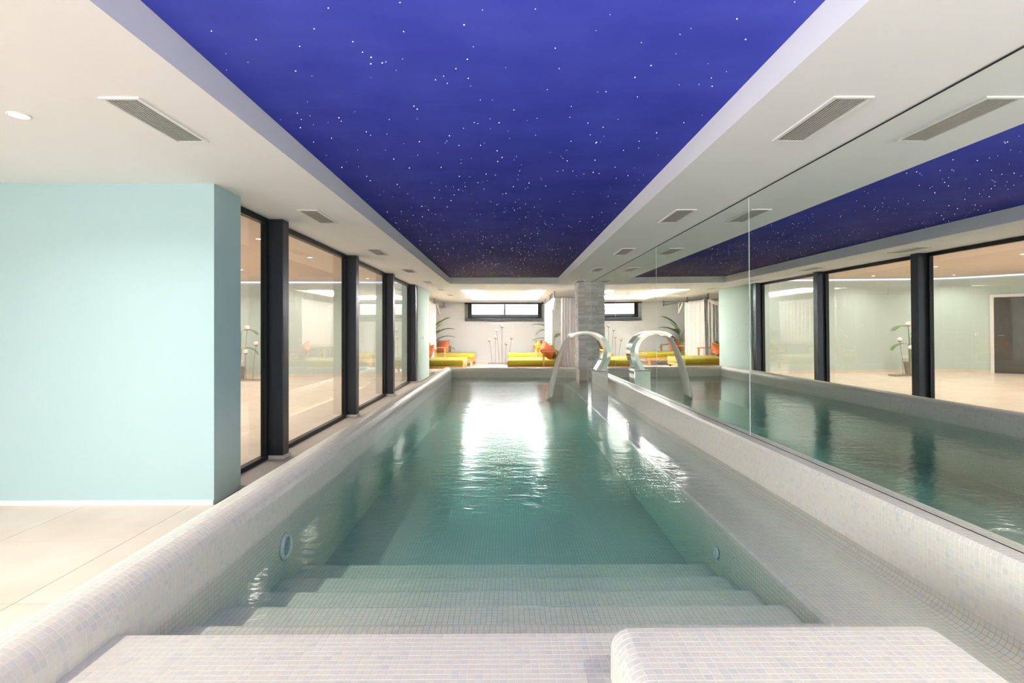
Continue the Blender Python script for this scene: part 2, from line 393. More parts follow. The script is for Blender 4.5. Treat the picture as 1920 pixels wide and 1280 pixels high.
struct('wall_hall_left', MB().box(-6.3,-6.2,YB,TW+.14,0,.22).box(-6.3,-6.2,YB,TW+.14,2.36,CEIL).box(-6.3,-6.2,YB,-8.7,.22,2.36).box(-6.3,-6.2,-2.5,TW+.14,.22,2.36), M['white']); tag(bpy.data.objects['wall_hall_left'], 'white outer wall of the hall with a long glazed opening', 'wall')
struct('wall_behind', B(-6.3,2.2,YB-.15,YB,0,CEIL), M['grey_sage'])
tag(bpy.data.objects['wall_behind'], 'grey sage end wall behind the photographer', 'wall')
# side room walls: far wall, rounded corner, left wall
def poly_wall(name, pts, z0, z1, m, th=.1):
    mb = MB(); n = len(pts)
    nrm = []
    for i in range(n):
        a = Vector(pts[max(i-1,0)]); b = Vector(pts[min(i+1,n-1)]); t = (b-a).normalized(); nrm.append(Vector((t.y, -t.x)))
    inn = [Vector(p) for p in pts]; out = [p+q*th for p, q in zip(inn, nrm)]
    for i in range(n-1):
        a, b, c, d = inn[i], inn[i+1], out[i+1], out[i]
        mb.face([(a.x,a.y,z0),(b.x,b.y,z0),(b.x,b.y,z1),(a.x,a.y,z1)], n > 4); mb.face([(d.x,d.y,z1),(c.x,c.y,z1),(c.x,c.y,z0),(d.x,d.y,z0)])
        mb.face([(a.x,a.y,z1),(b.x,b.y,z1),(c.x,c.y,z1),(d.x,d.y,z1)]); mb.face([(d.x,d.y,z0),(c.x,c.y,z0),(b.x,b.y,z0),(a.x,a.y,z0)])
    return mb
room = [(-10.6, 4.3), (-10.6, 13.5), (-9.3, 14.75), (-9.05, 14.98), (-8.75, 15.18), (-8.4, 15.32), (-8.0, 15.4), (-2.44, 15.4)]
room_in = [(x, y) for x, y in room]
struct('wall_side_room', poly_wall('w', room_in, 0, RC+.1, M['sage'], -.1), M['sage'])
tag(bpy.data.objects['wall_side_room'], 'pale sage wall of the side room with a rounded corner', 'wall')
def offset(pts, d):
    out = []
    for i in range(len(pts)):
        a = Vector(pts[max(i-1,0)]); b = Vector(pts[min(i+1,len(pts)-1)]); t = (b-a).normalized(); out.append((pts[i][0]+t.y*d, pts[i][1]-t.x*d))
    return out
bb = offset(room, .015)
struct('baseboard_side_room', poly_wall('b', bb, 0, .07, M['stone_floor'], -.015), M['stone_floor'])
tag(bpy.data.objects['baseboard_side_room'], 'beige stone skirting around the side room', 'skirting')
ls = offset(room, .02)
led = poly_wall('l', ls[1:], RC-.045, RC-.01, M['led'], -.02).build('led_strip', M['led'])
tag(led, 'violet white light strip along the top of the sage wall', 'light strip')

# floor: joint bed and square stone slabs
fl = MB()
for a in ((-6.2,-1.5,-10.0,4.13), (-2.5,-1.5,4.13,13.7), (-10.7,-2.4,4.13,15.5), (-6.2,4.2,13.5,22.25), (-1.6,2.1,-10.0,.7)):
    fl.box(a[0], a[1], a[2], a[3], -.05, -.004)
floor = struct('floor', fl, M['floor_joint']); tag(floor, 'cream stone floor of large square slabs', 'floor')
tile_cache = {}
def slab(x0, x1, y0, y1):
    g = .0018
    k = (round(x1-x0,3), round(y1-y0,3))
    if k not in tile_cache:
        mb = MB(); a, b = k[0]/2-g, k[1]/2-g
        mb.box(-a, a, -b, b, -.02, 0); tile_cache[k] = mb.mesh('floor_slab', M['stone_floor'])
    link('floor_slab', tile_cache[k], floor, ((x0+x1)/2, (y0+y1)/2, 0))
def slabs(X0, X1, Y0, Y1, ox=-2.36, oy=3.42, s=.78):
    xs = [X0] + [v for v in [ox+s*k for k in range(-20, 20)] if X0+.03 < v < X1-.03] + [X1]
    ys = [Y0] + [v for v in [oy+s*k for k in range(-20, 40)] if Y0+.03 < v < Y1-.03] + [Y1]
    for i in range(len(xs)-1):
        for j in range(len(ys)-1): slab(xs[i], xs[i+1], ys[j], ys[j+1])
slabs(-5.48, -1.58, 0.2, 4.13)
slabs(-10.55, -2.45, 4.3, 15.4, -2.45, 4.3, .93)
slabs(-5.0, 4.2, 15.5, 22.2, -2.36, 15.5, .92)
# ledge beside the glass (stone sill)
sill = struct('trim_1', MB().box(-2.50, -1.60, 4.54, 13.52, 0, .03), M['concrete']); tag(sill, 'grey stone ledge between the glass partition and the pool rim', 'ledge')

# ---------------------------------------------------------------- pool
pool = empty('swimming_pool', (0, 6, 0), 0, 'long indoor pool lined with small white mosaic tiles', 'pool')
def child(mb_or_me, name, m, parent):
    me = mb_or_me.mesh(name, m) if isinstance(mb_or_me, MB) else mb_or_me
    o = link(name, me); o.parent = parent
    o.matrix_parent_inverse = Matrix.Translation(-Vector(parent.matrix_world.translation)) if parent else Matrix()
    return o
P_ = .025; GR = .0019; RAISE = .0005
bpy.context.view_layer.update()
PO = Vector((0, 6, 0))
all_tiles = []     # (part name, corners (4,3), normals (4,3))
def surf_tiles(part, fn, us, vs):
    """fn(U,V) -> P (...,3); grid lines us, vs; returns grout grid and queues tiles"""
    us = np.asarray(us, float); vs = np.asarray(vs, float)
    U, V = np.meshgrid(us, vs, indexing='ij'); G = fn(U, V)
    # tiles
    g = GR/2
    su = np.sign(np.diff(us))*g; sv = np.sign(np.diff(vs))*g
    u0 = us[:-1]+su; u1 = us[1:]-su; v0 = vs[:-1]+sv; v1 = vs[1:]-sv
    cs = []
    for uu, vv in ((u0,v0),(u1,v0),(u1,v1),(u0,v1)):
        A, Bq = np.meshgrid(uu, vv, indexing='ij'); cs.append(fn(A, Bq).reshape(-1,3))
    Q = np.stack(cs, 1)
    N = np.cross(Q[:,2]-Q[:,0], Q[:,3]-Q[:,1]); L = np.linalg.norm(N, axis=1, keepdims=True); ok = L[:,0] > 1e-7
    N = N/np.maximum(L, 1e-9)
    all_tiles.append((part, Q[ok], N[ok]))
    return G
def grid_mesh(name, Gs, m, parent, off=0.0):
    V = []; Fc = []; n = 0
    for G in Gs:
        a, b, _ = G.shape; V.append(G.reshape(-1,3)); idx = np.arange(a*b).reshape(a,b)+n
        Fc.append(np.stack([idx[:-1,:-1], idx[1:,:-1], idx[1:,1:], idx[:-1,1:]], -1).reshape(-1,4)); n += a*b
    V = np.concatenate(V); Fc = np.concatenate(Fc)
    me = quad_mesh(name, V, Fc, m); me.polygons.foreach_set('use_smooth', [True]*len(me.polygons))
    return child(me, name, m, parent)
def quad_mesh(name, V, Fc, m):
    me = bpy.data.meshes.new(name); me.vertices.add(len(V)); me.vertices.foreach_set('co', V.astype(np.float32).ravel())
    me.loops.add(len(Fc)*4); me.loops.foreach_set('vertex_index', Fc.astype(np.int32).ravel())
    me.polygons.add(len(Fc)); me.polygons.foreach_set('loop_start', np.arange(0, len(Fc)*4, 4, dtype=np.int32))
    me.polygons.foreach_set('use_smooth', np.zeros(len(Fc), bool))
    me.materials.append(m); me.update(calc_edges=True); me.validate(); return me

def profile(segs, step=P_):
    """segs: ('l',(x,z)) moves, ('a',cx,cz,r,a0,a1) arcs. -> function s->(x,z) and total"""
    pts = []
    for s in segs:
        if s[0] == 'l': pts.append(np.array(s[1], float))
        else:
            _, cx, cz, r, a0, a1 = s
            for a in np.linspace(math.radians(a0), math.radians(a1), 25): pts.append(np.array((cx+r*math.cos(a), cz+r*math.sin(a))))
    pts = np.array(pts); d = np.concatenate([[0], np.cumsum(np.linalg.norm(np.diff(pts, axis=0), axis=1))])
    keep = np.concatenate([[True], np.diff(d) > 1e-6]); pts = pts[keep]; d = d[keep]
    return (lambda s: (np.interp(s, d, pts[:,0]), np.interp(s, d, pts[:,1]))), d[-1]
def lines(L, s0=0.0):
    n = max(1, round(L/P_)); return s0 + np.linspace(0, L, n+1)

FLOOR_Z = -.44
YF = 13.32
# rim along the glass side: rounded both sides
pf, Lp = profile([('l',(-1.37,FLOOR_Z)), ('l',(-1.37,.285)), ('a',-1.475,.285,.105,0,90), ('a',-1.505,.285,.105,90,180), ('l',(-1.61,.15))])
def f_left(U, V):
    x, z = pf(U); return np.stack([x, V, z], -1)
G_left = surf_tiles('rim_glass_side', f_left, lines(Lp), lines(YF+.24-.9, .9)[::-1])
# far rim
pq, Lq = profile([('l',(YF,-.02)), ('l',(YF,.285)), ('a',YF+.105,.285,.105,180,90), ('l',(YF+.13,.39)), ('a',YF+.135,.285,.105,90,0), ('l',(YF+.24,.2))])
def f_far(U, V):
    y, z = pq(U); return np.stack([V, y, z], -1)
G_far = surf_tiles('rim_far', f_far, lines(Lq), lines(3.35, -1.42)[::-1])
# mirror side: lip, wall, cove, submerged ledge, deep wall (leans in with the mirror)
SH = .0075
def shear(x, y): return x - SH*y*np.clip((x-1.345)/(1.92-1.345), 0, 1)
LEDGE = .074
pr, Lr = profile([('l',(2.03,.44)), ('l',(1.94,.44)), ('a',1.94,.42,.02,90,180), ('l',(1.92,.42)), ('l',(1.92,LEDGE+.07)), ('a',1.85,LEDGE+.07,.07,0,-90),
                  ('l',(1.375,LEDGE)), ('a',1.375,LEDGE-.03,.03,90,180), ('l',(1.345,FLOOR_Z))])
def f_right(U, V):
    x, z = pr(U); return np.stack([shear(x, V), V, z], -1)
G_right = surf_tiles('wall_mirror_side', f_right, lines(Lr), lines(13.4-1.0, 1.0)[::-1])
# entry shelf with bullnose, then the submerged steps
ps, Ls = profile([('l',(1.0,.239)), ('l',(1.93,.239)), ('a',1.93,.217,.022,90,0), ('l',(1.952,.077))])
def f_shelf(U, V):
    y, z = ps(U); return np.stack([V, y, z], -1)
G_shelf = surf_tiles('entry_shelf', f_shelf, lines(Ls), lines(1.37+.42, -1.37)[::-1])
zs = [.0774, -.0208, -.1145, -.196, -.268]
sg = [('l',(1.952,zs[0]))]; y = 1.95
for i, z in enumerate(zs):
    y += .35; sg += [('l',(y-.012, z)), ('a', y-.012, z-.012, .012, 90, 0), ('l',(y, zs[i+1] if i < 4 else FLOOR_Z))]
pt, Lt = profile(sg)
def f_steps(U, V):
    yy, z = pt(U); return np.stack([V, yy, z], -1)
us = [0.0]; acc = 0
for i in range(5):
    rise = zs[i] - (zs[i+1] if i < 4 else FLOOR_Z)
    for L in (.338+.0094, .0094+rise-.012): us += list(acc + np.linspace(0, L, max(1, round(L/P_))+1)[1:]); acc += L
G_steps = surf_tiles('entry_steps', f_steps, [min(u, Lt) for u in us], lines(1.37+1.345, -1.37)[::-1])
# platform on the right of the entry and the rim end behind it: rounded blocks
def rbox(part, x0, x1, y0, y1, z0, z1, r, faces):
    Gs = []
    def wrap(fn):
        def g(U, V):
            q = fn(U, V); lo = np.array([x0+r, y0+r, z0-1]); hi = np.array([x1-r, y1-r, z1-r])
            inn = np.clip(q, lo, hi); d = q-inn; L = np.linalg.norm(d, axis=-1, keepdims=True)
            return inn + d/np.maximum(L, 1e-9)*r
        return g
    if 't' in faces: Gs.append(surf_tiles(part, wrap(lambda U, V: np.stack([U, V, np.full_like(U, z1)], -1)), lines(x1-x0, x0), lines(y1-y0, y0)))
    if 'l' in faces: Gs.append(surf_tiles(part, wrap(lambda U, V: np.stack([np.full_like(U, x0), V, U], -1)), lines(z1-z0, z0), lines(y1-y0, y0)))
    if 'f' in faces: Gs.append(surf_tiles(part, wrap(lambda U, V: np.stack([V, np.full_like(U, y1), U], -1)), lines(z1-z0, z0), lines(x1-x0, x0)))
    if 'r' in faces: Gs.append(surf_tiles(part, wrap(lambda U, V: np.stack([np.full_like(U, x1), V, U], -1)), lines(z1-z0, z0), lines(y1-y0, y0)[::-1]))
    return Gs
G_plat = rbox('entry_platform', .315, 1.345, .9, 1.735, .05, .39, .062, 'tlfr')
G_end = rbox('rim_near_end', 1.3, 2.0, .9, 1.455, .05, .385, .05, 'tf')
parts = {}
for nm, Gs in (('rim_glass_side',[G_left]), ('rim_far',[G_far]), ('wall_mirror_side',[G_right]), ('entry_shelf',[G_shelf]), ('entry_steps',[G_steps]), ('entry_platform',G_plat), ('rim_near_end',G_end)):
    parts[nm] = grid_mesh(nm, Gs, M['grout'], pool)
for nm, lb in (('rim_glass_side','rounded mosaic rim beside the glass'), ('rim_far','mosaic rim in front of the lounge'), ('wall_mirror_side','mosaic upstand and submerged ledge under the mirror'),
               ('entry_shelf','flat mosaic entry shelf'), ('entry_steps','submerged mosaic steps'), ('entry_platform','raised mosaic block with rounded edges'), ('rim_near_end','mosaic rim end in the near corner')):
    parts[nm]['label'] = lb
bas = MB().box(-1.5, 1.5, 3.6, YF+.1, FLOOR_Z-.1, FLOOR_Z)
bas.box(-1.55, 2.1, YF+.004, YF+.1, FLOOR_Z, .05)
child(bas, 'basin_floor', M['basin'], pool)
# pick the 300 tiles that show largest; the others stay one mesh for each stretch
cyaw, syaw = math.cos(YAW), math.sin(YAW)
score = []
for k, (part, Q, N) in enumerate(all_tiles):
    c = Q.mean(1)
    zc = Q[...,1]*cyaw + Q[...,0]*syaw; xc = Q[...,0]*cyaw - Q[...,1]*syaw; zc = np.maximum(zc, .05)
    px = 952.5+F*math.tan(YAW) + F*xc/zc; py = 618.3 - F*(Q[...,2]-CAMZ)/zc
    inf = ((px > 4) & (px < 1916) & (py > 4) & (py < 1276)).all(1)
    ar = 0.5*np.abs((px[:,2]-px[:,0])*(py[:,3]-py[:,1]) - (px[:,3]-px[:,1])*(py[:,2]-py[:,0]))
    view = np.array([0,0,CAMZ]) - c; fac = (N*view).sum(1) > 0.02
    cand = inf & fac & (c[:,2] > WATER_Z)
    if part == 'entry_shelf': cand &= c[:,0] < .3
    score.append(np.where(cand, ar, 0))
flat = np.concatenate(score); thr = np.sort(flat)[-300]
stuff = {}
for k, (part, Q, N) in enumerate(all_tiles):
    sel = score[k] >= thr if thr > 0 else np.zeros(len(Q), bool)
    stuff.setdefault(part, []).append((Q[~sel], N[~sel]))
    for q, nrm in zip(Q[sel], N[sel]):
        c = q.mean(0); v = q-c; b = v*1.03 - nrm*.0006; t = v*.97 + nrm*RAISE
        V = np.concatenate([b, t]); Fc = np.array([(4,5,6,7),(0,1,5,4),(1,2,6,5),(2,3,7,6),(3,0,4,7)])
        me = quad_mesh('tile', V, Fc, M['tile'])
        o = link('tile', me); o.parent = parts[part]
        o.location = c
for part, L in stuff.items():
    Q = np.concatenate([a for a, b in L]); N = np.concatenate([b for a, b in L])
    c = Q.mean(1, keepdims=True); v = Q-c
    b = c+v*1.03-N[:,None]*.0006; t = c+v*.97+N[:,None]*RAISE
    V = np.concatenate([b, t], 1).reshape(-1,3); n = np.arange(len(Q))[:,None,None]*8
    Fc = (n + np.array([(4,5,6,7),(0,1,5,4),(1,2,6,5),(2,3,7,6),(3,0,4,7)])[None]).reshape(-1,4)
    o = link('mosaic_tiles', quad_mesh('mosaic_tiles', V, Fc, M['tile'])); o.parent = parts[part]
    o['kind'] = 'stuff'

# water body
wm = B(-1.40, 2.04, 1.90, YF+.06, FLOOR_Z-.06, WATER_Z)
water = wm.build('pool_water', M['water']); tag(water, 'clear green tinted water filling the mosaic pool', 'water', kind='stuff')

# round underwater lamp and the inlet
ul = empty('underwater_lamp', (-1.366, 3.386, -.021), 0, 'round white lamp ring set in the pool wall beside the steps', 'lamp')
mb = MB(); k = 32
mb.grid([[(.000+h, r*math.cos(2*PI*j/k), r*math.sin(2*PI*j/k)) for j in range(k)] for r, h in ((.080,0),(.076,.016),(.064,.018),(.057,.006))], closed_v=True)
mb.build('ring', M['niche'], ul)
mb = MB(); mb.grid([[(h, r*math.cos(2*PI*j/k), r*math.sin(2*PI*j/k)) for j in range(k)] for r, h in ((.059,.005),(.04,.010),(.001,.012))], closed_v=True); mb.build('lens', M['lens'], ul)
il = empty('water_inlet', (1.338, 3.51, -.121), 0, 'small round white inlet low on the mirror side pool wall', 'pool inlet')
mb = MB(); mb.grid([[(-h, r*math.cos(2*PI*j/k), r*math.sin(2*PI*j/k)) for j in range(k)] for r, h in ((.035,0),(.033,.012),(.018,.014),(.014,.004))], closed_v=True); mb.build('flange', M['niche'], il)
mb = MB(); mb.grid([[(-h, r*math.cos(2*PI*j/k), r*math.sin(2*PI*j/k)) for j in range(k)] for r, h in ((.014,.004),(.001,.006))], closed_v=True); mb.build('nozzle', M['lens'], il)

# ---------------------------------------------------------------- mirror wall
mir = empty('mirror_wall', (2.0, 6, .43), 0, 'tall frameless mirror of large panels along the right side of the pool', 'mirror')
TILT = .006
ys = [-.93, 1.77, 4.47, 7.20, 9.86, 12.56]
def mx(y, z): return 2.0 - SH*y + TILT*(CEIL-z)
for i in range(len(ys)-1):
    a, b = ys[i]+.0015, ys[i+1]-.0015; mb = MB(); z0, z1 = .436, CEIL-.004
    fr = [(mx(a,z0),a,z0),(mx(b,z0),b,z0),(mx(b,z1),b,z1),(mx(a,z1),a,z1)]; bk = [(x+.006,y,z) for x,y,z in fr]
    mb.face(fr); mb.face(bk[::-1])
    for j in range(4): mb.face([fr[j], bk[j], bk[(j+1)%4], fr[(j+1)%4]])
    o = link('mirror_panel', mb.mesh('mirror_panel', M['mirror'])); o.parent = mir; o.matrix_parent_inverse = Matrix.Translation((-2.0,-6,-.43))
for nm_, za, zb_ in (('top_shadow_joint', CEIL-.009, CEIL-.002), ('bottom_shadow_joint', .4405, .4430)):  # black strips stand in for the shadow gaps at the mirror edges
    mb = MB(); a, b = ys[0], ys[-1]
    p = [(mx(a,za)-.002,a,za),(mx(b,za)-.002,b,za),(mx(b,zb_)-.002,b,zb_),(mx(a,zb_)-.002,a,zb_)]; q = [(x+.0015,y,z) for x,y,z in p]
    mb.face(p); mb.face(q[::-1])
    for j in range(4): mb.face([p[j], q[j], q[(j+1)%4], p[(j+1)%4]])
    o = link(nm_, mb.mesh(nm_, M['black'])); o.parent = mir; o.matrix_parent_inverse = Matrix.Translation((-2.0,-6,-.43)); o['label'] = 'thin black strip painted as a shadow joint'
for y in ys[1:-1]:
    mb = MB(); z0, z1 = .437, CEIL-.004
    for (dx, dy) in ((0,0),): pass
    p = [(mx(y,z0)-.0015,y-.003,z0),(mx(y,z0)-.0015,y+.003,z0),(mx(y,z1)-.0015,y+.003,z1),(mx(y,z1)-.0015,y-.003,z1)]; q = [(a+.0012,b,c) for a,b,c in p]
    mb.face(p); mb.face(q[::-1])
    for j in range(4): mb.face([p[j], q[j], q[(j+1)%4], p[(j+1)%4]])
    o = link('seam_strip', mb.mesh('seam_strip', M['seam'])); o.parent = mir; o.matrix_parent_inverse = Matrix.Translation((-2.0,-6,-.43)); o['label'] = 'bright polished glass edge'

# ---------------------------------------------------------------- glass partition
gp = empty('glass_partition', (-2.36, 9, .03), 0, 'dark framed floor to ceiling glass partition along the left of the pool', 'glass wall')
def gchild(mb, name, m, bevel=0):
    o = mb.build(name, m, bevel=bevel); o.parent = gp; o.matrix_parent_inverse = Matrix.Translation((2.36,-9,-.03)); return o
posts = [5.45, 8.07, 10.66, 13.26]
for y in posts:
    gchild(B(-2.375, -2.225, y, y+.15, .065, CEIL), 'post', M['dark'], .006)
    gchild(B(-2.40, -2.21, y-.01, y+.17, .03, .065), 'post_base', M['trim'], .003)
edges = [4.54] + posts + [13.52]
for i in range(5):
    a = edges[i] + (.15 if i else 0); b = edges[i+1]
    if b-a < .15: continue
    gchild(B(-2.425, -2.365, a, b, 2.345, CEIL), 'top_rail', M['black']); gchild(B(-2.425, -2.365, a, b, .03, .075), 'bottom_rail', M['black'])
    gchild(B(-2.425, -2.365, a, a+.045, .075, 2.345), 'stile', M['black']); gchild(B(-2.425, -2.365, b-.045, b, .075, 2.345), 'stile', M['black'])
    gchild(B(-2.399, -2.391, a+.045, b-.045, .075, 2.345), 'glass_pane', M['glass'])
gchild(B(-2.425, -2.365, 13.41, 13.52, .03, CEIL), 'end_stile', M['black'])
struct('trim_2', B(-2.44, -2.36, 4.54, 13.52, CEIL, RC), M['white']); tag(bpy.data.objects['trim_2'], 'white bulkhead above the glass partition', 'bulkhead')

# ---------------------------------------------------------------- ceiling vents
def vent_meshes():
    w, L = .095, .305
    f = MB(); t = .018
    f.box(-w, -w+t, -L, L, -.008, 0); f.box(w-t, w, -L, L, -.008, 0); f.box(-w+t, w-t, -L, -L+t, -.008, 0); f.box(-w+t, w-t, L-t, L, -.008, 0)
    s = MB(); n = 10
    for i in range(n):
        x = -w+t + (2*(w-t))*(i+.5)/n; s.box(x-.003, x+.003, -L+t, L-t, -.006, .001)
    b = B(-w+t, w-t, -L+t, L-t, -.0015, -.0005)
    return f.mesh('frame', M['trim']), s.mesh('louvre', M['slat']), b.mesh('duct', M['void'])
vf, vs_, vb = vent_meshes()
ords = ['nearest', 'second nearest', 'third nearest', 'fourth nearest', 'fifth nearest', 'sixth nearest', 'farthest']
for side, X, Ys, nm in ((-1, -1.83, [2.9,5.32,7.73,10.15,12.56,14.98,17.4], 'on the glass side soffit'), (1, 1.62, [2.86,5.27,7.65,9.95,12.4], 'on the mirror side soffit')):
    for i, y in enumerate(Ys):
        w_ = ords[i] if (i < len(Ys)-1) else 'farthest'
        e = empty('air_vent', (X, y, CEIL), 0, '%s white slotted air vent %s' % (w_, nm), 'air vent', 'ceiling air vents')
        link('frame', vf, e); o = link('louvres', vs_, e); o['kind'] = 'stuff'; link('duct', vb, e)

# ---------------------------------------------------------------- downlights
dl_ring = MB().lathe([(.052,0),(.052,-.004),(.043,-.006),(.040,-.001)], 28, caps=False).mesh('trim_ring', M['trim'])
dl_lens = MB().lathe([(.0415,-.002),(.0001,-.003)], 28, caps=False).mesh('lens', M['lamp'])
def downlight(x, y, z, label, power, col=(1,.86,.72)):
    e = empty('ceiling_downlight', (x, y, z), 0, label, 'downlight', 'recessed downlights')
    link('trim_ring', dl_ring, e); link('lens', dl_lens, e)
    area('lamp', (0,0,-.012), (0,0,0), .08, .08, power, col, e, 'DISK', 2.6)
downlight(-2.49, 2.82, CEIL, 'single round lit downlight in the soffit before the aqua wall', 14, (1,.93,.85))
for side, X in (('glass side', -2.49), ('mirror side', 1.72)):  # out-of-frame lamps added to brighten the near rim, shelf and platform from above
    for y, w_ in ((.5, 'just behind'), (-2.2, 'second behind'), (-5.0, 'third behind')):
        downlight(X, y, CEIL, 'added unseen downlight in the %s soffit, %s the photographer' % (side, w_), 13 if X > 0 else 18, (1,.89,.77))
rows = ['nearest', 'second', 'third', 'fourth', 'farthest']
cols = {-3.7:'row beside the glass', -6.0:'middle row', -8.2:'row farthest from the glass'}
for x in (-3.7, -6.0, -8.2):
    for k, y in enumerate((6.1, 8.2, 10.3, 12.4, 14.5)):
        downlight(x, y, RC, 'lit downlight in the side room ceiling, %s of the %s' % (rows[k], cols[x]), 14, (1,.9,.80))

# ---------------------------------------------------------------- lounge light tray
tray = empty('light_tray', (-.12, 17.6, CEIL), 0, 'recessed glowing ceiling tray with cove light over the lounge', 'ceiling light')
def tchild(mb, name, m, bevel=0):
    o = mb.build(name, m, bevel=bevel); o.parent = tray; o.matrix_parent_inverse = Matrix.Translation((.12,-17.6,-CEIL)); return o
E2 = .3; D2 = .17
t = MB()
t.box(TX0-E2, TX1+E2, TY0-E2, TY1+E2, CEIL+D2, CEIL+D2+.02)
t.box(TX0-E2-.02, TX0-E2, TY0-E2, TY1+E2, CEIL+T, CEIL+D2); t.box(TX1+E2, TX1+E2+.02, TY0-E2, TY1+E2, CEIL+T, CEIL+D2)
t.box(TX0-E2, TX1+E2, TY0-E2-.02, TY0-E2, CEIL+T, CEIL+D2); t.box(TX0-E2, TX1+E2, TY1+E2, TY1+E2+.02, CEIL+T, CEIL+D2)
tchild(t, 'housing', M['white'])
lip = MB(); h = .05
lip.box(TX0-.02, TX0, TY0-.02, TY1+.02, CEIL+T, CEIL+T+h).box(TX1, TX1+.02, TY0-.02, TY1+.02, CEIL+T, CEIL+T+h).box(TX0, TX1, TY0-.02, TY0, CEIL+T, CEIL+T+h).box(TX0, TX1, TY1, TY1+.02, CEIL+T, CEIL+T+h)
tchild(lip, 'lip', M['white'])
tchild(B(TX0+.55, TX1-.55, TY0+.9, TY1-.5, CEIL+D2-.06, CEIL+D2), 'centre_panel', M['white'], .01)
zz = CEIL+T+.012
for (a, b, c, d, l_) in ((TX0-.16, TX0-.10, TY0-.1, TY1+.1, 'y'), (TX1+.10, TX1+.16, TY0-.1, TY1+.1, 'y'), (TX0-.1, TX1+.1, TY0-.16, TY0-.10, 'x'), (TX0-.1, TX1+.1, TY1+.10, TY1+.16, 'x')):
    tchild(B(a, b, c, d, zz-.01, zz), 'led_strip', M['ledw'])
    area('cove_led', ((a+b)/2, (c+d)/2, zz+.004), (PI, 0, 0), b-a, d-c, 500 if l_ == 'y' else 250, (1,.985,.975))

# ---------------------------------------------------------------- swan neck fountain
FY0, FY1 = 9.40, 9.78
fo = empty('swan_neck_fountain', (1.57, 9.59, LEDGE), 0, 'polished steel swan neck fountain pouring water, on a square plinth', 'fountain')
def fchild(mb, name, m, bevel=0, seg=2):
    o = mb.build(name, m, bevel=bevel, seg=seg); o.parent = fo; o.matrix_parent_inverse = Matrix.Translation((-1.57,-9.59,-LEDGE)); return o
fchild(B(1.43, 1.715, FY0, FY1, LEDGE, .60), 'plinth', M['chrome'], .008)
fchild(B(1.422, 1.723, FY0-.008, FY1+.008, .60, .618), 'plinth_cap', M['chrome'], .004)
# crescent: outer and inner arcs share the tip
n = 44
def fpx(L): return [((x-952.5)/109.6, CAMZ-(y-618.3)/109.6) for x, y in L]     # profile drawn at 109.6 units to the metre
def smooth_line(P, n):
    P = [Vector(p) for p in P]; Q = []
    for i in range(len(P)-1):
        a, b, c, d = P[max(i-1,0)], P[i], P[i+1], P[min(i+2,len(P)-1)]
        for k in range(10):
            t = k/10; Q.append(.5*((2*b) + (c-a)*t + (2*a-5*b+4*c-d)*t*t + (3*b-a-3*c+d)*t**3))
    Q.append(P[-1]); d = [0]
    for i in range(len(Q)-1): d.append(d[-1]+(Q[i+1]-Q[i]).length)
    return [(float(np.interp(u, d, [q.x for q in Q])), float(np.interp(u, d, [q.y for q in Q]))) for u in np.linspace(0, d[-1], n+1)]
out = smooth_line(fpx([(1068,629),(1075,624.5),(1085,621.8),(1097,620.8),(1110,621.5),(1122,625),(1133,631.5),(1141,641),(1146,653),(1147,664),(1145,675),(1141,685),(1137,694)]), n)[::-1]
inn = smooth_line(fpx([(1072,634.5),(1080,630),(1089,627.6),(1098,627.2),(1108,629.2),(1117,634),(1125,641.5),(1130,651),(1131.5,661),(1130,672),(1125,683),(1118,694)]), n)[::-1]
bl = MB(); y0, y1 = FY0+.02, FY1-.04
for i in range(n):
    o0, o1, i0, i1 = out[i], out[i+1], inn[i], inn[i+1]
    V3 = lambda p, y: (p[0], y, p[1])
    m0 = ((o0[0]+i0[0])/2, (o0[1]+i0[1])/2); m1 = ((o1[0]+i1[0])/2, (o1[1]+i1[1])/2); bu = .025*math.hypot(o0[0]-i0[0], o0[1]-i0[1])
    bl.face([V3(o0,y0), V3(m0,y0-bu), V3(m1,y0-bu), V3(o1,y0)], True); bl.face([V3(m0,y0-bu), V3(i0,y0), V3(i1,y0), V3(m1,y0-bu)], True); bl.face([V3(o0,y1), V3(o1,y1), V3(i1,y1), V3(i0,y1)])
    bl.face([V3(o0,y0), V3(o1,y0), V3(o1,y1), V3(o0,y1)], True); bl.face([V3(i0,y0), V3(i0,y1), V3(i1,y1), V3(i1,y0)], True)
bl.face([V3(out[0],y0), V3(out[0],y1), V3(inn[0],y1), V3(inn[0],y0)]); bl.face([V3(out[-1],y0), V3(inn[-1],y0), V3(inn[-1],y1), V3(out[-1],y1)])
fchild(bl, 'curved_spout', M['chrome'])
# water sheet falling from the spout
tip = ((out[-1][0]+inn[-1][0])/2, (out[-1][1]+inn[-1][1])/2)
rows = []; m_ = 24; kk = 16
for i in range(m_+1):
    u = i/m_; x = tip[0] + .005 - .36*u; z = tip[1] - .16*u - .92*u*u
    z = tip[1] - (tip[1]-WATER_Z+.01)*(.30*u + .70*u*u)
    th = .028 + .030*u; wy = .155 - .03*u; yc = (y0+y1)/2
    rows.append([(x + th*math.cos(2*PI*j/kk)*(1+.15*math.sin(5*u+j)), yc + wy*math.copysign(abs(math.sin(2*PI*j/kk))**.6, math.sin(2*PI*j/kk)), z + .5*th*math.cos(2*PI*j/kk)) for j in range(kk)])
jm = MB().grid(rows, closed_v=True)
o = fchild(jm, 'water_jet', M['jet']); o['label'] = 'smooth white sheet of falling water'

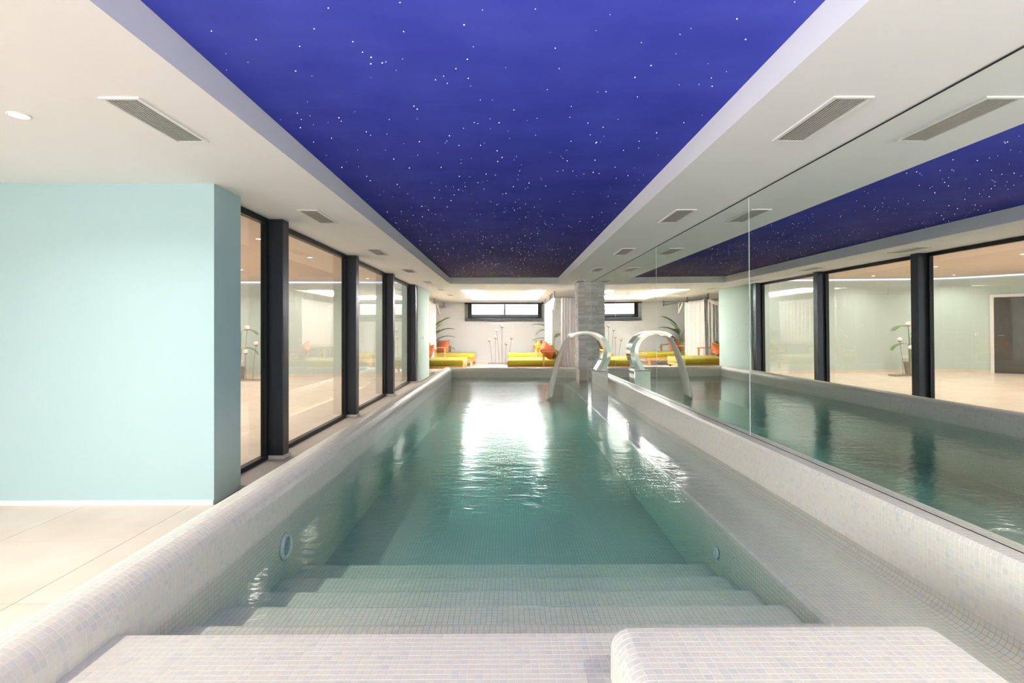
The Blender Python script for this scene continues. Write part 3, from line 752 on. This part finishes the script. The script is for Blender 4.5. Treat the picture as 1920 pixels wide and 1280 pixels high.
# ---------------------------------------------------------------- slate pillar at the end of the mirror
pil = empty('stone_pillar', (1.77, 12.9, 0), 0, 'grey split slate pillar where the mirror ends', 'pillar')
PX0, PX1, PY0, PY1 = 1.615, 2.02, 12.56, 13.22
def pchild(mb, name, m, bevel=0):
    o = mb.build(name, m, bevel=bevel); o.parent = pil; o.matrix_parent_inverse = Matrix.Translation((-1.77,-12.9,0)); return o
pchild(B(PX0+.02, PX1, PY0+.02, PY1, LEDGE-.05, CEIL), 'core', M['concrete'])
cube = B(-.5,.5,-.5,.5,-.5,.5).mesh('stone', M['ledger'])
def stone(x0, x1, y0, y1, z0, z1):
    o = link('stone', cube); o.parent = pil; o.location = ((x0+x1)/2-1.77, (y0+y1)/2-12.9, (z0+z1)/2); o.scale = (x1-x0, y1-y0, z1-z0)
z = .40; row = 0
while z < CEIL-.02:
    h = R.choice([.035,.045,.05,.06]); h = min(h, CEIL-z); 
    if CEIL-z-h < .03: h = CEIL-z
    cut = PX0 + R.uniform(.10,.28)
    d1, d2, d3 = R.uniform(0,.022), R.uniform(0,.022), R.uniform(0,.018)
    stone(PX0-d3, cut-.002, PY0-d1, PY0+.1, z+.0015, z+h-.0015); stone(cut+.002, PX1-.07, PY0-d2, PY0+.1, z+.0015, z+h-.0015)
    c2 = R.uniform(PY0+.3, PY0+.45)
    stone(PX0-R.uniform(0,.02), PX0+.05, PY0+.1, c2-.002, z+.0015, z+h-.0015); stone(PX0-R.uniform(0,.02), PX0+.05, c2+.002, PY1, z+.0015, z+h-.0015)
    z += h

# ---------------------------------------------------------------- lounge window, blind, outside
win = MB()
wx0, wx1, wz0, wz1, wy = -1.62, 1.36, 1.78, 2.39, 22.23
win.box(wx0, wx1, wy, wy+.07, wz0, wz0+.13).box(wx0, wx1, wy, wy+.07, wz1-.04, wz1).box(wx0, wx0+.15, wy, wy+.07, wz0+.13, wz1-.04).box(wx1-.15, wx1, wy, wy+.07, wz0+.13, wz1-.04).box(-.16, -.11, wy, wy+.07, wz0+.13, wz1-.04)
w1 = struct('window_1', win, M['dark']); tag(w1, 'wide low dark framed window high on the white end wall', 'window')
for a, b in ((wx0+.15, -.16), (-.11, wx1-.15)): B(a, b, wy+.03, wy+.036, wz0+.13, wz1-.04).build('pane', M['pane'], w1)
bd = empty('venetian_blind', (-.15, 22.15, 1.66), 0, 'black venetian blind with thin open slats over the lounge window', 'blind')
slm = B(-1.59, 1.59, -.022, .022, -.0012, .0012).mesh('slat', M['blind'])
zb = 1.66
for i in range(15):
    o = link('slat', slm, bd, (0, 0, .085+i*.043), (math.radians(22), 0, 0))
for i in range(5): link('slat', slm, bd, (0, 0, .025+.013*i))
B(-1.59, 1.59, -.024, .024, -.01, .012).build('bottom_rail', M['blind'], bd)
B(-1.59, 1.59, -.03, .03, .70, .745).build('head_rail', M['blind'], bd)
for x in (-1.2, -.1, 1.1): B(x-.003, x+.003, -.026, -.024, 0, .72).build('ladder_tape', M['blind'], bd)
bank = MB(); rows = []
for i in range(30):
    rows.append([(-9+18*i/29, 26+6*j/7 , .9 + .22*j + .25*R.random()) for j in range(8)])
bank.grid(rows); bo = bank.build('garden_bank', M['outdoor_wall'])
tag(bo, 'pale sunlit bank outside the lounge window', 'ground'); bo['kind'] = 'structure'
# glazing on the outer side, behind the photographer
w3 = MB()
for y in (-8.7, -7.2, -5.6, -4.0, -2.56): w3.box(-6.28, -6.22, y, y+.06, .22, 2.36)
w3.box(-6.28, -6.22, -8.64, -2.56, .22, .28).box(-6.28, -6.22, -8.64, -2.56, 2.30, 2.36)
w3o = struct('window_2', w3, M['dark']); tag(w3o, 'long dark framed glazing on the outer side of the hall', 'window')

# ---------------------------------------------------------------- daybeds
def daybed(loc, mirror, label):
    W_, D_ = 1.46, 1.70           # along x from the foot (0) to the head, along y
    e = empty('daybed', loc, 0, label, 'daybed', 'daybeds in the lounge')
    s = -1 if mirror else 1
    def bx(x0, x1, y0, y1, z0, z1): a, b = sorted((s*x0, s*x1)); return B(a, b, y0, y1, z0, z1)
    f = MB()
    for a in ((0,W_,0,.05,.20,.28), (0,W_,D_-.05,D_,.20,.28), (0,.05,.05,D_-.05,.20,.28), (W_-.05,W_,.05,D_-.05,.20,.28), (.05,W_-.05,.05,D_-.05,.24,.27)):
        x0, x1 = sorted((s*a[0], s*a[1])); f.box(x0, x1, *a[2:])
    f.build('bed_frame', M['wood'], e, bevel=.006)
    for x in (.04, W_-.11):
        for y in (.0, D_-.07): bx(x, x+.07, y, y+.07, 0, .20).build('leg', M['wood'], e, bevel=.004)
    o = bx(-.01, W_-.04, -.01, D_+.01, .275, .45).build('mattress', M['olive'], e, bevel=.05, seg=4)
    for p in o.data.polygons: p.use_smooth = True
    for y in (-.03, D_-.02):
        bx(.98, 1.04, y, y+.05, .28, .67).build('arm_post', M['wood'], e, bevel=.004)
        bx(1.40, 1.46, y, y+.05, .28, .67).build('arm_post', M['wood'], e, bevel=.004)
        bx(.96, W_+.02, y-.01, y+.06, .67, .70).build('arm_rail', M['wood'], e, bevel=.004)
    for zz in (.40, .52, .64): bx(W_-.03, W_, .03, D_-.03, zz, zz+.06).build('back_slat', M['wood'], e, bevel=.004)
    return e
daybed((0.0, 15.62, 0), False, 'olive daybed with wooden arms, nearest on the right beside the curtain')
daybed((0.0, 19.45, 0), False, 'olive daybed on the right in front of the window wall')
daybed((-1.28, 15.62, 0), True, 'olive daybed nearest on the left beside the aqua pier')
daybed((-1.22, 19.45, 0), True, 'olive daybed on the left near the palm')

def pillow(name, loc, rot, sz, m, label):
    N_ = 14; top = []; bot = []
    for i in range(N_+1):
        rt = []; rb = []
        for j in range(N_+1):
            u = 2*i/N_-1; v = 2*j/N_-1
            pin = 1-.07*(u*u*(1-v*v)+v*v*(1-u*u))*1.0
            t = (max(0,1-u**4)*max(0,1-v**4))**.55*.5
            cx, cy_ = u*(1-.08*(1-u*u)*0 - .09*(1-v*v)*abs(u)**3), v*(1-.09*(1-u*u)*abs(v)**3)
            w_ = .012*math.sin(7*u+3*v)
            rt.append((cx*sz[0]/2, cy_*sz[1]/2, (t+w_*t)*sz[2])); rb.append((cx*sz[0]/2, cy_*sz[1]/2, -t*sz[2]-.004))
        top.append(rt); bot.append(rb[::1])
    mb = MB().grid(top).grid([r[::-1] for r in bot])
    per = [(0,j) for j in range(N_)]+[(i,N_) for i in range(N_)]+[(N_,j) for j in range(N_,0,-1)]+[(i,0) for i in range(N_,0,-1)]
    for k in range(len(per)):
        a, b = per[k], per[(k+1)%len(per)]; mb.face([top[a[0]][a[1]], bot[a[0]][a[1]], bot[b[0]][b[1]], top[b[0]][b[1]]], True)
    o = mb.build('cushion', m, None, loc, rot); tag(o, label, 'cushion', 'cushions on the daybeds'); return o
rad = math.radians
# size along local x,y ; stood up by rotating about x, then turned
def stood(name, x, y, z, lean, turn, roll, s, m, label):
    o = pillow(name, (x, y, z), (0,0,0), (s, s, .19), m, label)
    o.rotation_euler = (Matrix.Rotation(rad(turn), 4, 'Z') @ Matrix.Rotation(rad(90-lean), 4, 'X') @ Matrix.Rotation(rad(roll), 4, 'Z')).to_euler()
    return o
stood('c', 1.14, 16.0, .71, 28, 52, 40, .48, M['orange'], 'orange cushion tilted against the arm of the nearest right daybed')
stood('c', 1.30, 16.35, .68, 18, 80, 8, .46, M['olive'], 'olive cushion behind the orange one on the nearest right daybed')
stood('c', 1.20, 20.15, .70, 22, 66, 4, .48, M['rust'], 'rust cushion at the head of the right window wall daybed')
stood('c', 1.14, 19.75, .66, 34, 60, 22, .46, M['olive'], 'olive cushion leaning on the rust one, right window wall daybed')
stood('c', -2.43, 16.1, .69, 24, -70, 6, .48, M['olive'], 'olive cushion at the head of the nearest left daybed')
stood('c', -2.30, 15.76, .64, 34, -58, 30, .44, M['orange'], 'orange cushion in front of the olive one, nearest left daybed')
stood('c', -2.38, 20.05, .70, 20, -28, 2, .50, M['rust'], 'rust cushion upright on the left daybed near the palm')
stood('c', -2.50, 20.4, .68, 18, -70, 6, .46, M['olive'], 'olive cushion behind the rust one on the left daybed near the palm')

# ---------------------------------------------------------------- curtain rails and curtains
def rail(name, p0, p1, br, label):
    e = empty(name, p0, 0, label, 'curtain rail'); p0 = Vector(p0); p1 = Vector(p1)
    MB().tube([(0,0,0), tuple(p1-p0)], .011).build('rod', M['steel_rod'], e)
    for t_ in br:
        q = (p1-p0)*t_
        MB().tube([(q.x,q.y,-.04), (q.x,q.y,CEIL-p0.z-.004)], .009).build('bracket', M['black'], e)
        MB().lathe([(.03,-.012),(.03,0),(.001,0)], 12, (q.x,q.y,CEIL-p0.z)).build('ceiling_plate', M['black'], e)
        MB().lathe([(.001,-.03),(.02,-.015),(.022,0),(.02,.015),(.001,.03)], 10, (q.x,q.y,0), caps=False).build('knuckle', M['black'], e)
RZ = 2.245
rail('curtain_rail', (-2.55,17.15,RZ), (-2.55,21.9,RZ), (0.0,.41,.99), 'steel curtain rail on the left beside the palm')
rail('curtain_rail', (-2.58,17.45,RZ), (-5.0,17.45,RZ), (.35,.95), 'steel curtain rail on the left behind the aqua pier')
rail('curtain_rail', (1.33,15.72,RZ), (1.33,21.3,RZ), (0.0,.16,.30,.68,.98), 'long steel curtain rail above the right daybeds')
rail('curtain_rail', (1.33,15.72,RZ-.012), (3.9,15.72,RZ-.012), (.45,.95), 'steel curtain rail across the right beside the pillar')
def curtain(p0, p1, z0, z1, folds, amp, label, gather=0.0, seed=1):
    rr = random.Random(seed); p0 = Vector(p0); p1 = Vector(p1); d = p1-p0; nrm = Vector((-d.y, d.x)).normalized()
    nu = folds*8; rows = []; ph = [rr.uniform(-.8,.8) for _ in range(folds+2)]
    for k in range(13):
        w_ = k/12; z = z1 + (z0-z1)*w_; row = []
        for i in range(nu+1):
            u = i/nu; f = u*folds; j = int(f)
            off = amp*math.sin(2*PI*f + ph[j]*.0 + .5*math.sin(3*u+2*w_))*(.55+.45*w_) + .3*amp*math.sin(2*PI*f*.37+seed)
            uu = u + .012*math.sin(9*u+3*w_)*w_
            if gather: uu = .5+(uu-.5)*(1-gather*math.sin(PI*w_))
            p = p0 + d*uu + nrm*off; row.append((p.x, p.y, z + .015*math.sin(6*u)*w_))
        rows.append(row)
    mb = MB().grid(rows); o = mb.build('curtain', M['cloth'])
    so = o.modifiers.new('solid', 'SOLIDIFY'); so.thickness = .004
    tag(o, label, 'curtain', 'cream lounge curtains'); return o
curtain((1.50,15.72), (2.06,15.72), .03, RZ-.02, 7, .035, 'pale curtain hanging beside the stone pillar', seed=2)
curtain((1.33,16.3), (1.33,19.7), .74, RZ-.02, 15, .03, 'pale curtain along the rail above the right daybeds', seed=3)
curtain((-2.56,17.52), (-2.56,19.35), .03, RZ-.02, 12, .045, 'cream curtain hanging between the two left daybeds', seed=4)
curtain((-2.66,17.45), (-3.8,17.45), .03, RZ-.02, 10, .045, 'cream curtain behind the aqua pier, seen in the mirror', seed=5)
# knotted swag loops at the rail ends
def swag(pts, r, label):
    mb = MB(); P = [Vector(p) for p in pts]; sm = []
    for i in range(len(P)-1):
        for k in range(5):
            t_ = k/5; sm.append(P[i].lerp(P[i+1], t_))
    sm.append(P[-1]); mb.tube(sm, [r*(.7+.4*math.sin(PI*i/(len(sm)-1))) for i in range(len(sm))], 10)
    o = mb.build('curtain_swag', M['cloth']); tag(o, label, 'curtain')
swag([(1.36,15.9,2.24),(1.33,15.92,2.10),(1.30,15.94,1.96),(1.335,15.95,1.90),(1.37,15.96,1.97),(1.36,15.98,2.10),(1.35,16.0,2.24)], .035, 'knotted curtain loop hanging from the right rail')
swag([(-2.55,19.5,2.24),(-2.50,19.6,2.05),(-2.46,19.7,1.88),(-2.50,19.8,1.92),(-2.54,19.95,2.24)], .04, 'knotted curtain loop hanging from the left rail')
swag([(-2.64,17.36,2.23),(-2.8,17.33,2.12),(-2.98,17.32,2.07),(-3.16,17.33,2.12),(-3.3,17.36,2.23)], .06, 'draped curtain swag on the left, seen in the mirror')

# ---------------------------------------------------------------- palms
def frond_mesh(L, bend, seed, nl=26, wl=.34):
    rr = random.Random(seed); mb = MB(); pts = []
    for i in range(15):
        u = i/14; a = bend*u; x = L*(math.sin(a)/bend if bend > .01 else u)*1.0; zz = L*((1-math.cos(a))/bend if bend > .01 else 0)
        pts.append(Vector((x, 0, -zz)))
    mb.tube(pts, [.009*(1-.8*i/14) for i in range(15)], 5)
    for k in range(nl):
        u = .22 + .76*k/(nl-1); i = min(13, int(u*14)); p = pts[i].lerp(pts[i+1], u*14-i); t_ = (pts[i+1]-pts[i]).normalized()
        ll = wl*(math.sin(PI*min(1,(u-.10)*1.05))**.6)*rr.uniform(.85,1.1)
        for s in (-1, 1):
            d = (t_*.75 + Vector((0,s,0))*.75 + Vector((0,0,.18))).normalized()
            q1 = p + d*ll*.5 + Vector((0,0,.01)); q2 = p + d*ll + Vector((0,0,-ll*.28)); w_ = t_.cross(d).cross(d).normalized()*.013
            mb.face([p-w_*.4, q1-w_, q1+w_, p+w_*.4]); mb.face([q1-w_, q2, q1+w_])
    return mb.mesh('frond', M['leaf'])
fm = [frond_mesh(1.05, 1.0, 1), frond_mesh(.95, 1.35, 2), frond_mesh(.85, .7, 3), frond_mesh(.7, 1.5, 4)]
def palm(loc, spec, label, hs=.55):
    e = empty('potted_palm', loc, 0, label, 'plant', 'potted palms')
    MB().lathe([(.13,0),(.17,.30),(.18,.32),(.165,.32),(.15,.28),(.0001,.28)], 24).build('pot', M['pot'], e)
    for k, (az, el, z, i, sc) in enumerate(spec):
        x, y = .03*math.cos(az), .03*math.sin(az)
        MB().tube([(x,y,.27),(x*1.5,y*1.5,z*.6+.1),(x*2.2,y*2.2,z)], [.012,.010,.008], 6).build('stalk', M['stem'], e)
        o = link('frond', fm[i], e, (x*2.2, y*2.2, z), (0, -el, az)); o.scale = (sc,)*3
palm((-2.92, 20.95, 0), [(.1,1.0,1.30,2,.92),(-.1,.85,1.05,0,.84),(.15,.7,.85,0,.84),(-.1,.45,.62,0,.8),(.2,.95,.75,0,.7),(.5,1.25,1.25,2,.6),(-.7,1.0,1.0,0,.6),(2.9,.9,1.1,0,.6),(-2.4,.8,.9,0,.6),(1.6,1.0,1.0,0,.6),(-1.4,.7,.8,1,.6),(.05,1.3,1.1,2,.6)],
     'feathery green palm standing behind the left daybed')
palm((1.70, 20.95, 0), [(PI,.75,1.3,0,.75),(PI+.2,.45,1.25,1,.68),(PI-.4,.5,.9,0,.7),(2.4,1.0,1.1,1,.65),(-2.4,.5,.8,1,.65),(0.2,1.0,.9,1,.7),(.9,.8,.9,2,.7)], 'green palm mostly hidden by the right curtain')
palm((-7.22, 14.8, 0), [(-.1,.55,1.25,1,.52),(.15,.35,.80,1,.5),(PI,.9,1.0,1,.4),(PI+.5,.5,.8,1,.4),(-1.2,.9,1.0,1,.4)], 'green palm behind the glass partition, beside the globe lamp')

# ---------------------------------------------------------------- globe floor lamps
def globe_lamp(loc, spec, bw, label, k=1.0):
    e = empty('globe_floor_lamp', loc, 0, label, 'floor lamp')
    B(-bw, bw, -.14, .14, 0, .03).build('base', M['steel_rod'], e, bevel=.004)
    for (x0, x1, z, r, y) in spec:
        pts = [(x0 + (x1-x0)*(u**1.8), y, .03 + (z-r-.03)*u) for u in [i/10 for i in range(11)]]
        o = MB().tube(pts, .008, 6).build('stem', M['steel_rod'], e)
        c = MB().lathe([(.0001,-r*1.05),(r*.5,-r*.98),(r*.82,-r*.62),(r*.9,-r*.5)], 16, (x1,y,z), caps=False).build('cup', M['steel_rod'], o)
        g = MB().lathe([(r*math.cos(a), r*math.sin(a)) for a in [rad(-38+128*i/9) for i in range(9)]]+[(.0001,r)], 18, (x1,y,z), caps=False).build('globe', M['globe'], o)
globe_lamp((-.33, 21.4, 0), [(-.30,-.40,.91,.062,.05),(-.16,-.155,1.02,.062,-.03),(-.02,-.115,1.29,.064,.04),(.10,.10,1.445,.066,0),(.245,.26,.77,.058,-.04),(.36,.47,.99,.064,.05)], .44,
           'tall floor lamp with white globes on bent stems, before the lounge wall')
globe_lamp((-6.75, 14.2, 0), [(.16,.24,.95,.062,.05),(.02,.02,.74,.062,-.04),(-.05,.02,1.36,.066,.03),(-.38,-.50,.90,.06,0)], .50,
           'globe floor lamp in the side room behind the glass')

# ---------------------------------------------------------------- side room fittings
dr = empty('door_1', (-9.735+.004, 14.33-.004, 0), -.805); dr['kind'] = 'structure'; tag(dr, 'dark door with a white frame in the side room', 'door')
B(0, .03, -.45, .45, 0, 2.05).build('leaf', M['door'], dr)
for y in (-.53, .45): B(0, .05, y, y+.08, 0, 2.13).build('jamb', M['trim'], dr)
B(0, .05, -.45, .45, 2.05, 2.13).build('lintel', M['trim'], dr)
MB().tube([(.03,.36,1.02),(.07,.36,1.02),(.07,.24,1.02)], .009, 8).build('handle', M['steel_rod'], dr)
def plate(name, loc, rz, label, n=1, cat='socket'):
    e = empty(name, loc, rz, label, cat)
    for i in range(n):
        x = (i-(n-1)/2)*.075
        B(x-.037, x+.037, -.009, 0, -.04, .04).build('cover', M['socket'], e, bevel=.003)
        MB().lathe([(.02,0),(.02,.002),(.0001,.002)], 16).build('insert', M['slat'], e, (x,-.009,0), (PI/2,0,0))
plate('wall_socket', (-7.5, 15.39, .42), 0, 'triple white socket low on the sage wall', 3)
plate('light_switch', (-5.8, 15.39, 1.02), 0, 'white switch on the far sage wall', 1, 'switch')
plate('light_switch', (-2.215, 14.3, 1.1), PI/2, 'white switch on the aqua pier', 1, 'switch')
plate('light_switch', (-9.14, 14.885, 1.05), .75, 'white switch beside the dark door', 1, 'switch')
